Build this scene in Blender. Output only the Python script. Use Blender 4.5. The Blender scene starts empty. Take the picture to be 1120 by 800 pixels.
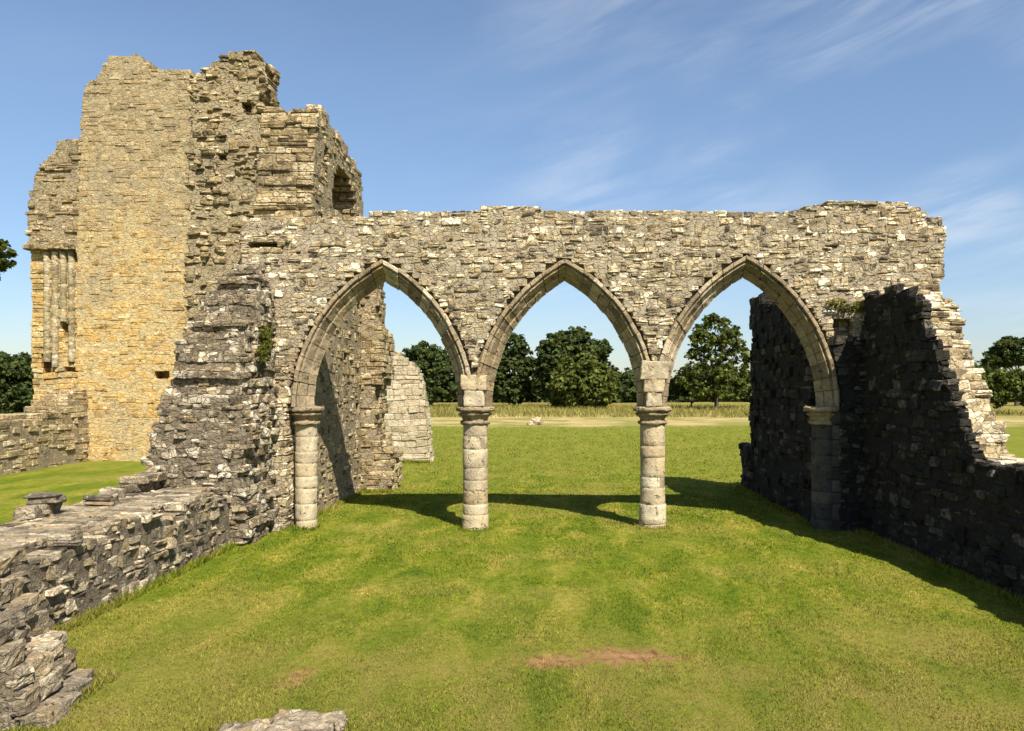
import bpy, math
import numpy as np
from mathutils import Vector

S = bpy.context.scene
COL = S.collection
RNG = np.random.default_rng(7)
H, F, VX, VY = 2.75, 880.0, 605.0, 428.0      # eye height, focal length and vanishing point of the survey sketch

# ------------------------------------------------------------------ scene objects
def tag(o, label=None, cat=None, group=None, kind=None):
    if label: o['label'] = label
    if cat: o['category'] = cat
    if group: o['group'] = group
    if kind or cat: o['kind'] = kind or 'thing'
    return o

def empty(name, loc, label, cat, group=None):
    o = bpy.data.objects.new(name, None)
    COL.objects.link(o)
    o.location = loc
    o.empty_display_size = 0.3
    return tag(o, label, cat, group)

class MB:
    """collects pieces of ONE mesh (world coordinates)"""
    def __init__(self):
        self.v, self.f, self.c, self.sm, self.n = [], [], [], [], 0
    def add(self, v, f, c, smooth=False):
        v = np.asarray(v, float)
        c = np.asarray(c, float)
        if c.ndim == 1: c = np.tile(c, (len(v), 1))
        self.v.append(v); self.c.append(c)
        n = self.n
        self.f.extend([tuple(i + n for i in q) for q in f])
        self.sm.extend([smooth] * len(f))
        self.n += len(v)
    def build(self, name, mat, parent=None, base=(0, 0, 0)):
        me = bpy.data.meshes.new(name)
        V = np.vstack(self.v); C = np.vstack(self.c)
        base = np.array(base, float)
        pbase = np.zeros(3)
        p = parent
        while p is not None:
            pbase += np.array(p.location); p = p.parent
        off = pbase if parent is not None else base
        me.from_pydata((V - off).tolist(), [], self.f)
        a = me.attributes.new('tint', 'FLOAT_COLOR', 'POINT')
        rgba = np.ones((len(V), 4), np.float32); rgba[:, :3] = C[:, :3]
        a.data.foreach_set('color', rgba.ravel())
        me.polygons.foreach_set('use_smooth', self.sm)
        me.materials.append(mat)
        o = bpy.data.objects.new(name, me)
        COL.objects.link(o)
        if parent is not None: o.parent = parent
        else: o.location = base
        return o

# ------------------------------------------------------------------ node helpers
class NT:
    def __init__(self, name):
        m = bpy.data.materials.new(name); m.use_nodes = True
        self.m, self.t = m, m.node_tree
        self.t.nodes.clear()
    def n(self, ty, ins=None, **kw):
        x = self.t.nodes.new(ty)
        for k, v in kw.items(): setattr(x, k, v)
        for k, v in (ins or {}).items(): self.set(x, k, v)
        return x
    def set(self, x, k, v):
        s = x.inputs[k]
        if isinstance(v, bpy.types.NodeSocket): self.t.links.new(v, s)
        else: s.default_value = v
    def math(self, op, a, b=0.0, c=0.0, clamp=False):
        x = self.n('ShaderNodeMath', operation=op, use_clamp=clamp)
        self.set(x, 0, a); self.set(x, 1, b)
        if op in ('MULTIPLY_ADD', 'SMOOTH_MIN', 'COMPARE'): self.set(x, 2, c)
        return x.outputs[0]
    def mix(self, fac, a, b, mode='MIX'):
        x = self.n('ShaderNodeMix', data_type='RGBA', blend_type=mode)
        self.set(x, 0, fac)
        for k, v in ((6, a), (7, b)):
            self.set(x, k, (*v, 1) if isinstance(v, tuple) and len(v) == 3 else v)
        return x.outputs[2]
    def ramp(self, fac, stops, interp='LINEAR'):
        x = self.n('ShaderNodeValToRGB'); r = x.color_ramp; r.interpolation = interp
        while len(r.elements) < len(stops): r.elements.new(0.5)
        for e, (p, c) in zip(r.elements, stops):
            e.position = p
            e.color = (*c, 1) if not isinstance(c, (int, float)) else (c, c, c, 1)
        self.set(x, 'Fac', fac)
        return x.outputs['Color']
    def step(self, v, a, b, lo=0.0, hi=1.0):
        x = self.n('ShaderNodeMapRange', interpolation_type='SMOOTHSTEP')
        self.set(x, 'Value', v)
        self.set(x, 'From Min', a); self.set(x, 'From Max', b)
        self.set(x, 'To Min', lo); self.set(x, 'To Max', hi)
        return x.outputs[0]
    def noise(self, vec, scale, detail=4.0, rough=0.55, dist=0.0):
        x = self.n('ShaderNodeTexNoise', {'Vector': vec, 'Scale': scale, 'Detail': detail, 'Roughness': rough, 'Distortion': dist})
        return x.outputs['Fac']
    def out(self, sh):
        o = self.n('ShaderNodeOutputMaterial'); self.t.links.new(sh, o.inputs['Surface'])
        return self.m

def stone_mat(name, ramp, mortar, lichen=0.4, stain=0.5, orange=0.25, warm=(0.44, 0.31, 0.14), moss=0.0, contrast=1.0, light=(0.56, 0.53, 0.44), stain_scale=0.7, algae=(0.085, 0.076, 0.062), cell=0.0, cells=6.5, pit=0.6, top=None):
    k = NT(name)
    at = k.n('ShaderNodeAttribute', attribute_name='tint')
    sp = k.n('ShaderNodeSeparateColor', {'Color': at.outputs['Color']})
    tone, hue, mort = sp.outputs[0], sp.outputs[1], sp.outputs[2]
    P = k.n('ShaderNodeNewGeometry').outputs['Position']
    n1 = k.noise(P, 22.0, 6, 0.65)
    n2 = k.noise(P, 6.0, 5, 0.6, 0.4)
    n3 = k.noise(P, stain_scale, 5, 0.62, 0.6)
    n4 = k.noise(P, 1.9, 4, 0.6)
    n5 = k.noise(P, 75.0, 4, 0.7)
    t = k.math('ADD', tone, k.math('MULTIPLY', k.math('SUBTRACT', n1, 0.5), 0.55))
    joint = None
    if cell:
        # small rubble packed in mortar between and over the larger stones
        wv = k.n('ShaderNodeVectorMath', {0: k.n('ShaderNodeTexNoise', {'Vector': P, 'Scale': 5.0, 'Detail': 3.0}).outputs['Color'], 1: (0.5, 0.5, 0.5)}, operation='SUBTRACT')
        w2 = k.n('ShaderNodeVectorMath', {0: wv.outputs[0], 'Scale': 0.16}, operation='SCALE')
        w3 = k.n('ShaderNodeVectorMath', {0: P, 1: w2.outputs[0]}, operation='ADD')
        w4 = k.n('ShaderNodeVectorMath', {0: w3.outputs[0], 1: (1.0, 1.0, 1.75)}, operation='MULTIPLY')
        v1 = k.n('ShaderNodeTexVoronoi', {'Vector': w4.outputs[0], 'Scale': cells})
        v2 = k.n('ShaderNodeTexVoronoi', {'Vector': w4.outputs[0], 'Scale': cells}, feature='DISTANCE_TO_EDGE')
        vr = k.n('ShaderNodeSeparateColor', {'Color': v1.outputs['Color']})
        t = k.math('ADD', k.math('MULTIPLY', k.math('SUBTRACT', vr.outputs[0], 0.5), 0.85 * cell), t)
        hue = k.math('ADD', k.math('MULTIPLY', hue, 0.5), k.math('MULTIPLY', vr.outputs[1], 0.5))
        joint = k.step(k.math('ADD', v2.outputs['Distance'], k.math('MULTIPLY', k.math('SUBTRACT', n1, 0.5), 0.12)), 0.09, 0.0)
    # drifts of darker and lighter walling
    t = k.math('ADD', t, k.math('MULTIPLY', k.math('SUBTRACT', n4, 0.5), 0.5))
    c = k.ramp(t, ramp)
    # iron-stained warm stones, some by stone and some in drifts
    w = k.math('MULTIPLY', k.step(k.math('ADD', hue, k.math('MULTIPLY', k.math('SUBTRACT', n4, 0.5), 1.6)), 0.46, 0.85), orange)
    c = k.mix(w, c, warm)
    if joint is not None: mort = k.math('MAXIMUM', mort, k.math('MULTIPLY', joint, 0.75 * min(1.0, cell)))
    c = k.mix(mort, c, mortar)
    v = k.ramp(n2, [(0.25, 0.62), (0.5, 1.0), (0.8, 1.28)])
    c = k.mix(contrast * 0.8, c, v, 'MULTIPLY')
    g = k.ramp(n5, [(0.25, 0.55), (0.55, 1.0), (0.8, 1.25)])
    c = k.mix(0.7, c, g, 'MULTIPLY')
    # grey algae drifts and pale lichen crusts
    c = k.mix(k.math('MULTIPLY', k.step(n3, 0.50, 0.66), stain), c, algae)
    if top:
        zz = k.n('ShaderNodeSeparateXYZ', {'Vector': P}).outputs[2]
        zz = k.math('ADD', zz, k.math('MULTIPLY', k.math('SUBTRACT', n3, 0.5), 9.0))
        c = k.mix(k.math('MULTIPLY', k.step(zz, top[0], top[1]), 0.75), c, k.mix(0.5, k.ramp(t, R_OLIVE), (0.24, 0.21, 0.145)))
    lf = k.math('MULTIPLY', k.step(k.math('ADD', n2, k.math('MULTIPLY', k.math('SUBTRACT', n1, 0.5), 0.8)), 0.54, 0.80), lichen)
    c = k.mix(lf, c, light)
    if moss:
        ms = k.math('MULTIPLY', k.step(k.noise(P, 2.6, 5, 0.65), 0.58, 0.68), moss)
        c = k.mix(ms, c, (0.085, 0.095, 0.02))
    b = k.math('ADD', k.math('MULTIPLY', n1, 0.7), k.math('MULTIPLY', n5, 0.35))
    b = k.math('ADD', b, k.math('MULTIPLY', n2, 0.5))
    if pit:
        pn = k.step(k.noise(P, 8.5, 3, 0.55, 0.5), 0.62, 0.70)
        b = k.math('SUBTRACT', b, k.math('MULTIPLY', pn, 1.5))
        c = k.mix(k.math('MULTIPLY', pn, pit), c, (0.045, 0.038, 0.030))  # shade inside the pits is mixed into the colour, besides the bump
    if joint is not None: b = k.math('SUBTRACT', b, k.math('MULTIPLY', joint, 0.9 * cell))
    bp = k.n('ShaderNodeBump', {'Strength': 0.9, 'Distance': 0.035, 'Height': b})
    bs = k.n('ShaderNodeBsdfPrincipled', {'Base Color': c, 'Roughness': 0.95, 'Specular IOR Level': 0.15, 'Normal': bp.outputs[0]})
    return k.out(bs.outputs[0])

R_GREY = [(0.0, (0.05, 0.042, 0.032)), (0.22, (0.13, 0.108, 0.078)), (0.5, (0.275, 0.222, 0.145)), (0.72, (0.42, 0.35, 0.235)), (0.9, (0.62, 0.56, 0.44)), (1.0, (0.72, 0.67, 0.56))]
R_OLIVE = [(0.0, (0.08, 0.06, 0.034)), (0.25, (0.19, 0.148, 0.080)), (0.5, (0.33, 0.26, 0.145)), (0.75, (0.46, 0.375, 0.225)), (1.0, (0.66, 0.58, 0.41))]
R_DARK = [(0.0, (0.04, 0.036, 0.031)), (0.3, (0.11, 0.098, 0.080)), (0.6, (0.205, 0.18, 0.14)), (0.85, (0.36, 0.32, 0.25)), (1.0, (0.58, 0.54, 0.45))]
R_GOLD = [(0.0, (0.13, 0.095, 0.045)), (0.2, (0.30, 0.22, 0.105)), (0.5, (0.46, 0.345, 0.17)), (0.8, (0.56, 0.45, 0.26)), (1.0, (0.66, 0.58, 0.40))]
R_CREAM = [(0.0, (0.22, 0.18, 0.12)), (0.3, (0.38, 0.32, 0.225)), (0.7, (0.52, 0.45, 0.33)), (1.0, (0.66, 0.61, 0.49))]
def warmer(r, m=(1.06, 0.98, 0.80)):
    return [(p, tuple(min(1, c * q) for c, q in zip(col, m))) for p, col in r]
R_DARK = warmer(R_DARK, (1.16, 1.07, 0.92))

R_GREY, R_OLIVE, R_GOLD, R_CREAM = warmer(R_GREY, (1.20, 1.13, 0.96)), warmer(R_OLIVE, (0.95, 0.89, 0.78)), warmer(R_GOLD, (1.10, 0.98, 0.74)), warmer(R_CREAM, (1.0, 0.96, 0.86))
R_SHADE = [(0.0, (0.014, 0.013, 0.010)), (0.5, (0.038, 0.035, 0.026)), (0.85, (0.080, 0.070, 0.052)), (1.0, (0.15, 0.13, 0.10))]  # near-black ramp: shade of the sunless faces put into the stone colour
R_MOULD = [(0.0, (0.15, 0.11, 0.066)), (0.3, (0.27, 0.208, 0.125)), (0.7, (0.41, 0.325, 0.205)), (1.0, (0.58, 0.49, 0.34))]
M_ARC = stone_mat('arcade_rubble', R_GREY, (0.36, 0.295, 0.195), 0.5, 0.22, 0.6, warm=(0.46, 0.33, 0.16), cell=0.85)
M_GREY = stone_mat('grey_rubble', [(0.0, (0.05, 0.04, 0.029)), (0.3, (0.14, 0.112, 0.076)), (0.6, (0.25, 0.20, 0.132)), (0.85, (0.40, 0.33, 0.225)), (1.0, (0.60, 0.54, 0.41))], (0.19, 0.152, 0.10), 0.28, 0.16, 0.45, cell=0.8)
M_LOW = stone_mat('low_wall_rubble', R_DARK, (0.17, 0.138, 0.095), 0.42, 0.22, 0.4, cell=0.35, cells=9.0)
M_RIGHT = stone_mat('right_wall_rubble', R_GREY, (0.20, 0.165, 0.115), 0.35, 0.25, 0.3, cell=0.6)
M_SHADE = stone_mat('shade_darkened_rubble', R_SHADE, (0.03, 0.027, 0.025), 0.05, 0.3, 0.1, warm=(0.07, 0.05, 0.03), cell=0.6, algae=(0.018, 0.017, 0.016), light=(0.12, 0.115, 0.10))  # rubble with the shade of the right-hand walls painted into its colour
M_GOLD = stone_mat('golden_rubble', R_GOLD, (0.50, 0.385, 0.19), 0.28, 0.45, 0.85, warm=(0.58, 0.35, 0.10), algae=(0.30, 0.255, 0.17), cell=0.65, cells=5.0, pit=0.35, top=(4.5, 12.0))
M_GOLDTOP = stone_mat('weathered_golden_rubble', [(0.0, (0.11, 0.088, 0.05)), (0.25, (0.25, 0.20, 0.11)), (0.5, (0.38, 0.305, 0.17)), (0.75, (0.48, 0.395, 0.235)), (1.0, (0.62, 0.55, 0.40))], (0.39, 0.315, 0.185), 0.25, 0.4, 0.6, algae=(0.22, 0.19, 0.13), cell=0.7, cells=5.0, pit=0.5)
M_GOLDUP = stone_mat('torn_core_rubble', R_OLIVE, (0.33, 0.265, 0.155), 0.22, 0.22, 0.55, cell=1.0, cells=5.0, pit=0.8)
M_SIDE = stone_mat('side_wall_rubble', R_OLIVE, (0.29, 0.235, 0.145), 0.28, 0.32, 0.45, cell=0.8, cells=5.5)
M_CREAM = stone_mat('dressed_cream_stone', R_CREAM, (0.22, 0.18, 0.125), 0.25, 0.42, 0.35, stain_scale=1.6, algae=(0.20, 0.16, 0.11), pit=0.45)
M_MOULD = stone_mat('eroded_moulding_stone', R_MOULD, (0.17, 0.135, 0.09), 0.2, 0.40, 0.3, stain_scale=1.2, algae=(0.12, 0.10, 0.07), pit=0.5)
M_SHADEDRESS = stone_mat('shade_darkened_dressed_stone', [(0.0, (0.03, 0.027, 0.024)), (0.5, (0.07, 0.062, 0.052)), (1.0, (0.16, 0.14, 0.11))], (0.04, 0.035, 0.03), 0.1, 0.3, 0.1, warm=(0.12, 0.08, 0.05), light=(0.2, 0.18, 0.15), pit=0.3)  # dressed stone with the shade on the right respond painted in
M_ASH = stone_mat('pale_ashlar', R_CREAM, (0.36, 0.31, 0.22), 0.3, 0.10, 0.15, cell=0.3, cells=5.0, pit=0.2)

# ------------------------------------------------------------------ masonry
def _template():
    cs = [(x, y, z) for x in (-1, 1) for y in (-1, 1) for z in (-1, 1)]
    ix = {c: i for i, c in enumerate(cs)}
    pos = []
    for c in cs:
        for k in range(3):
            pos.append([c[j] * (1.0 if j == k else 0.8) for j in range(3)])
    pos = np.array(pos); fs = []
    for k in range(3):
        a, b = [j for j in range(3) if j != k]
        for s in (-1, 1):
            q = []
            for (p, r) in ((-1, -1), (1, -1), (1, 1), (-1, 1)):
                c = [0, 0, 0]; c[k] = s; c[a] = p; c[b] = r
                q.append(ix[tuple(c)] * 3 + k)
            fs.append(q)
    for m in range(3):
        a, b = [j for j in range(3) if j != m]
        for p in (-1, 1):
            for r in (-1, 1):
                c1 = [0, 0, 0]; c1[a] = p; c1[b] = r; c2 = list(c1); c1[m] = -1; c2[m] = 1
                i1, i2 = ix[tuple(c1)], ix[tuple(c2)]
                fs.append([i1 * 3 + a, i2 * 3 + a, i2 * 3 + b, i1 * 3 + b])
    for i in range(8): fs.append([i * 3, i * 3 + 1, i * 3 + 2])
    out = []
    for q in fs:
        p = pos[q]; nn = np.cross(p[1] - p[0], p[2] - p[0])
        out.append(q if np.dot(nn, p.mean(0)) > 0 else q[::-1])
    sg = np.array(cs, float)
    return sg, out
SG, TF = _template()
TF_FLIP = [q[::-1] for q in TF]

def stones(mb, cen, half, tint, O, U, D, ch=0.014, jit=0.014, rng=RNG, warp=0.03):
    """chamfered, slightly crooked blocks; cen and half in (along, depth, up)"""
    cen = np.asarray(cen, float); half = np.asarray(half, float); N = len(cen)
    if N == 0: return
    chs = np.minimum(ch, half.min(1) * 0.45)[:, None] * rng.uniform(0.6, 1.5, (N, 1))
    jt = rng.uniform(-1, 1, (N, 8, 3)) * np.minimum(jit, half * 0.3)[:, None, :]
    L = np.empty((N, 8, 3, 3))
    for k in range(3):
        for j in range(3):
            hj = half[:, j][:, None] if j == k else (half[:, j][:, None] - chs)
            L[:, :, k, j] = SG[None, :, j] * hj + cen[:, j][:, None] + jt[:, :, j]
    L = L.reshape(-1, 3)
    U = np.array(U, float); D = np.array(D, float); Z = np.array([0, 0, 1.0])
    W = np.array(O, float) + L[:, :1] * U + L[:, 1:2] * D + L[:, 2:] * Z
    if warp:
        x, y, z = W[:, 0].copy(), W[:, 1].copy(), W[:, 2].copy()
        W[:, 2] += warp * (np.sin(x * 1.9 + y * 1.7 + 1.3 * z) + 0.6 * np.sin(x * 4.7 - y * 4.1 + z * 0.9)) * np.minimum(1, z.clip(0) + .3)
        W[:, 0] += warp * 0.6 * np.sin(z * 2.3 + y * 1.1)
        W[:, 1] += warp * 0.6 * np.sin(z * 2.1 + x * 1.3 + 2)
    fl = np.dot(np.cross(U, D), Z) < 0
    T = np.array([q + [-1] * (4 - len(q)) for q in (TF_FLIP if fl else TF)])
    idx = (T[None] + (np.arange(N) * 24)[:, None, None])
    fs = []
    n0 = 0
    flat = idx.reshape(-1, 4)
    quads = np.tile(T[:, 3] >= 0, N)
    for q, isq in zip(flat.tolist(), quads.tolist()):
        fs.append(q if isq else q[:3])
    mb.add(W, fs, np.repeat(np.asarray(tint, float), 24, 0))

def poly_spans(poly, z):
    xs = []
    n = len(poly)
    for i in range(n):
        (x0, z0), (x1, z1) = poly[i], poly[(i + 1) % n]
        if (z0 <= z) != (z1 <= z):
            xs.append(x0 + (z - z0) * (x1 - x0) / (z1 - z0))
    xs.sort()
    return [(xs[i], xs[i + 1]) for i in range(0, len(xs) - 1, 2)]

def cut(spans, a, b):
    out = []
    for (p, q) in spans:
        if b <= p or a >= q: out.append((p, q)); continue
        if a > p: out.append((p, a))
        if b < q: out.append((b, q))
    return out

def wall(mb, O, U, D, solid, z0, z1, rows, ch=(0.10, 0.19), ln=(0.16, 0.46), split=0.25, proud=0.018, rag=0.06, gap=0.009,
         tone=(0.5, 0.22), tone0=None, seed=1, inset=0.035, mort=0.5, warp=0.03, jit=0.014, cham=0.014, rowshift=0.06, dark=0.0, rowjit=0.3):
    """coursed rubble; solid(z, depth, row) gives the spans of stone at that height"""
    rng = np.random.default_rng(seed)
    cen, half, tint = [], [], []
    cc, chh, ct = [], [], []
    zs = [z0]
    while zs[-1] < z1: zs.append(zs[-1] + rng.uniform(*ch))
    rs = rng.uniform(-rowshift, rowshift, len(rows))
    last = len(rows) - 1
    rows0 = rows
    for ci, (za, zb) in enumerate(zip(zs[:-1], zs[1:])):
        ed = [r[0] for r in rows0] + [rows0[-1][1]]
        for i in range(1, last + 1):
            ed[i] += rng.uniform(-rowjit, rowjit) * min(ed[i] - rows0[i - 1][0], rows0[i][1] - ed[i], 0.5)
        rows = [(ed[i], ed[i + 1]) for i in range(last + 1)]
        for ri, (d0, d1) in enumerate(rows):
            zm = (za + zb) / 2 + rs[ri]
            for (a, b) in solid(zm, (d0 + d1) / 2, ri):
                if b - a < 0.08: continue
                a2, b2 = a + rng.uniform(-rag, rag), b + rng.uniform(-rag, rag)
                if b2 - a2 < 0.08: continue
                u = a2
                while u < b2 - 1e-6:
                    l = rng.uniform(*ln)
                    if rng.random() < 0.12: l *= 1.5
                    e = u + l
                    if b2 - e < ln[0] * 0.7: e = b2
                    parts = [(za, zb)]
                    if rng.random() < split and (zb - za) > 0.10:
                        m = za + (zb - za) * rng.uniform(0.38, 0.62); parts = [(za, m), (m, zb)]
                    for (p, q) in parts:
                        pr = rng.normal(0, proud)
                        if dark and rng.random() < dark: pr += 0.07
                        f0 = d0 + (pr if ri == 0 else 0.0)
                        f1 = d1 - (rng.normal(0, proud) if ri == last else 0.0)
                        cen.append(((u + e) / 2, (f0 + f1) / 2, (p + q) / 2))
                        half.append(((e - u) / 2 - gap * rng.uniform(0.5, 1.6), max(0.03, (f1 - f0) / 2), (q - p) / 2 - gap * rng.uniform(0.4, 1.3)))
                        tint.append((np.clip(rng.normal(*(tone0 if tone0 and ri == 0 else tone)), 0.02, 0.98), rng.random(), 0))
                    u = e
                i0 = inset * rng.uniform(0.8, 1.2)
                i1 = inset * rng.uniform(0.8, 1.2)
                c0 = d0 + i0; c1 = d1 - i1
                if b2 - a2 > 0.12:
                    nxt = solid(zb + 0.06 + rs[ri], (d0 + d1) / 2, ri)
                    n = max(1, int((b2 - a2) / 0.4)); w = (b2 - a2 - 0.07) / n
                    for i in range(n):
                        u0 = a2 + 0.035 + w * i; um = u0 + w / 2
                        tp = zb if any(p < um - 0.1 and um + 0.1 < q for p, q in nxt) else zb - 0.04
                        cc.append((um, (c0 + c1) / 2, (za + tp) / 2 - 0.006))
                        chh.append((w / 2, (c1 - c0) / 2, max(0.02, (tp - za) / 2)))
                        ct.append((0.5, 0.3, mort + 0.5))
    half = np.maximum(np.array(half), 0.015)
    stones(mb, cen, half, tint, O, U, D, cham, jit, rng, warp)
    # mortar core (long runs are cut so that it follows the same warp)
    c2, h2, t2 = cc, chh, ct
    stones(mb, c2, np.maximum(np.array(h2), 0.012), np.clip(t2, 0, 1), O, U, D, 0.002, 0.0, rng, warp)

def rough(o, level=1, amp=0.02, scale=0.12, smooth=False):
    """round off and pit the stones (real geometry)"""
    o.data.polygons.foreach_set('use_smooth', [smooth] * len(o.data.polygons))
    md = o.modifiers.new('round', 'SUBSURF'); md.levels = level; md.render_levels = level; md.subdivision_type = 'SIMPLE'
    tx = bpy.data.textures.new('pitting', 'CLOUDS'); tx.noise_scale = scale; tx.noise_depth = 3
    dm = o.modifiers.new('pit', 'DISPLACE'); dm.texture = tx; dm.strength = amp; dm.mid_level = 0.5; dm.texture_coords = 'LOCAL'
    return o

def rows_of(t, n):
    e = np.linspace(0, t, n + 1)
    return [(e[i], e[i + 1]) for i in range(n)]

def lathe(mb, cx, cy, prof, seg, tint, rot=0.0, smooth=True, jit=0.0, rng=RNG, sx=1.0, sy=1.0):
    V, Fc = [], []
    off = rng.uniform(-jit, jit, 2)
    for (r, z) in prof:
        for i in range(seg):
            a = rot + 2 * math.pi * i / seg
            V.append((cx + off[0] + sx * r * math.cos(a), cy + off[1] + sy * r * math.sin(a), z))
    n = len(prof)
    for j in range(n - 1):
        for i in range(seg):
            k = (i + 1) % seg
            Fc.append((j * seg + i, j * seg + k, (j + 1) * seg + k, (j + 1) * seg + i))
    mb.add(V, Fc, tint, smooth)
    mb.add([V[i] for i in range(seg)], [tuple(range(seg))[::-1]], tint)
    mb.add([V[(n - 1) * seg + i] for i in range(seg)], [tuple(range(seg))], tint)

# ------------------------------------------------------------------ world frame helpers (survey numbers read off the sketch)
def X(px, Y): return (px - VX) * Y / F
def Zp(py, Y): return H - (py - VY) * Y / F

AY = 15.9                        # front face of the arcade
K = F / AY
ax = lambda px: X(px, AY)
az = lambda py: Zp(py, AY)

# ------------------------------------------------------------------ ARCADE
T_ARC = 0.70
ZS = 2.44
BAYS = [(ax(338), ax(499)), (ax(537), ax(699)), (ax(733), ax(899))]
COLX = [(BAYS[0][1] + BAYS[1][0]) / 2, (BAYS[1][1] + BAYS[2][0]) / 2]
RW = 0.35
arc_root = empty('arcade', (0, AY + T_ARC / 2, 0), 'rubble stone arcade of three pointed arches on two round columns', 'arcade')
top = [(262, 236), (330, 238), (398, 236), (408, 231), (470, 233), (520, 228), (560, 225), (610, 229), (660, 228), (700, 232), (760, 229), (800, 233), (830, 229), (868, 230),
       (900, 223), (930, 216), (962, 218), (992, 221), (1008, 228), (1016, 236), (1030, 238), (1037, 258), (1032, 280), (1036, 300), (1022, 316), (1000, 322)]
arc_poly = [(ax(268), -0.1)] + [(ax(p), az(q)) for p, q in top] + [(6.9, 3.0), (6.9, -0.1)]
arc_holes = [(ax(272), ax(303), az(268), az(262)), (ax(912), ax(932), az(378), az(345))]

SHX, shade_top = 5.42, 3.75  # limits of the arcade strip painted dark for the right stub's shadow
def arc_solid(z, d, ri):
    sp = poly_spans(arc_poly, z)
    for (a, b) in BAYS:
        c = (a + b) / 2; hw = (b - a) / 2; R = 2 * hw; Ro = R + RW + 0.04
        if z <= ZS + 0.02:
            sp = cut(sp, a - (0.44 if a == BAYS[0][0] else RW), b + RW)
        else:
            dz = z - ZS
            w2 = Ro * Ro - dz * dz
            if w2 > hw * hw: sp = cut(sp, c - (math.sqrt(w2) - hw), c + (math.sqrt(w2) - hw))
    if z < shade_top: sp = cut(sp, SHX, 9.0)
    if ri == 0:
        for (a, b, z0, z1) in arc_holes:
            if z0 < z < z1: sp = cut(sp, a, b)
    return sp
m = MB()
wall(m, (0, AY, 0), (1, 0, 0), (0, 1, 0), arc_solid, -0.1, 6.75, rows_of(T_ARC, 2), ch=(0.09, 0.19), ln=(0.10, 0.27), split=0.3, seed=11, tone=(0.62, 0.28), rag=0.012, dark=0.035, rowshift=0.02, inset=0.006, gap=0.004, proud=0.012, warp=0.012, cham=0.014, jit=0.022)
m.build('rubble_wall', M_ARC, arc_root)

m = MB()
def shade_solid(z, d, ri):
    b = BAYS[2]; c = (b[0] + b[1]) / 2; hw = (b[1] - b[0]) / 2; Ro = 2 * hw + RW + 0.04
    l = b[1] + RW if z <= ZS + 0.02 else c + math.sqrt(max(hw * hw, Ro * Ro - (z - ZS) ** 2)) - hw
    return [(max(SHX, l) if z <= shade_top else SHX, 6.9)]
wall(m, (0, AY, 0), (1, 0, 0), (0, 1, 0), shade_solid, -0.1, shade_top, rows_of(T_ARC, 2), ch=(0.09, 0.19), ln=(0.10, 0.27), split=0.3, seed=12, tone=(0.6, 0.25), rag=0.012, dark=0.05, rowshift=0.0, inset=0.006, gap=0.004, proud=0.015, warp=0.012, cham=0.014, jit=0.022)
m.build('shade_darkened_base', M_SHADE, arc_root)  # shadow at the arcade's right foot, painted as darker stone
for i, cx in enumerate(COLX):
    rng = np.random.default_rng(80 + i); m = MB(); z = ZS + 0.003
    while z < ZS + 0.62:
        h = rng.uniform(0.24, 0.36); zc = z + h / 2 - ZS
        xs_ = []
        for sg, (a, b) in ((1, BAYS[i]), (-1, BAYS[i + 1])):
            R = (b - a); sh = R - math.sqrt(R * R - zc * zc)
            xs_.append((b - sh + 0.14) if sg == 1 else (a + sh - 0.14))
        l, r = xs_[0] + rng.normal(0, .015), xs_[1] + rng.normal(0, .015)
        stones(m, [((l + r) / 2, T_ARC / 2, z + h / 2)], [((r - l) / 2, T_ARC / 2 + 0.014 + rng.normal(0, .006), h / 2 - 0.004)], [(rng.uniform(0.5, 0.9), rng.random(), 0)], (0, AY, 0), (1, 0, 0), (0, 1, 0), 0.02, 0.015, rng, 0)
        z += h
    rough(m.build('springer', M_CREAM, arc_root), 3, 0.05, 0.15)
PH = [(0.35, 0.06), (0.35, 0.0), (0.34, -0.012), (0.285, -0.012), (0.272, 0.0), (0.268, 0.07), (0.245, 0.075), (0.235, 0.045), (0.215, 0.045), (0.205, 0.07), (0.135, 0.20), (0.13, 0.225), (0.105, 0.215), (0.09, 0.225), (0.012, 0.34)]
PROF = PH + [(0.0, 0.35)] + [(o_, 0.70 - y_) for o_, y_ in PH[::-1]]
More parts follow.
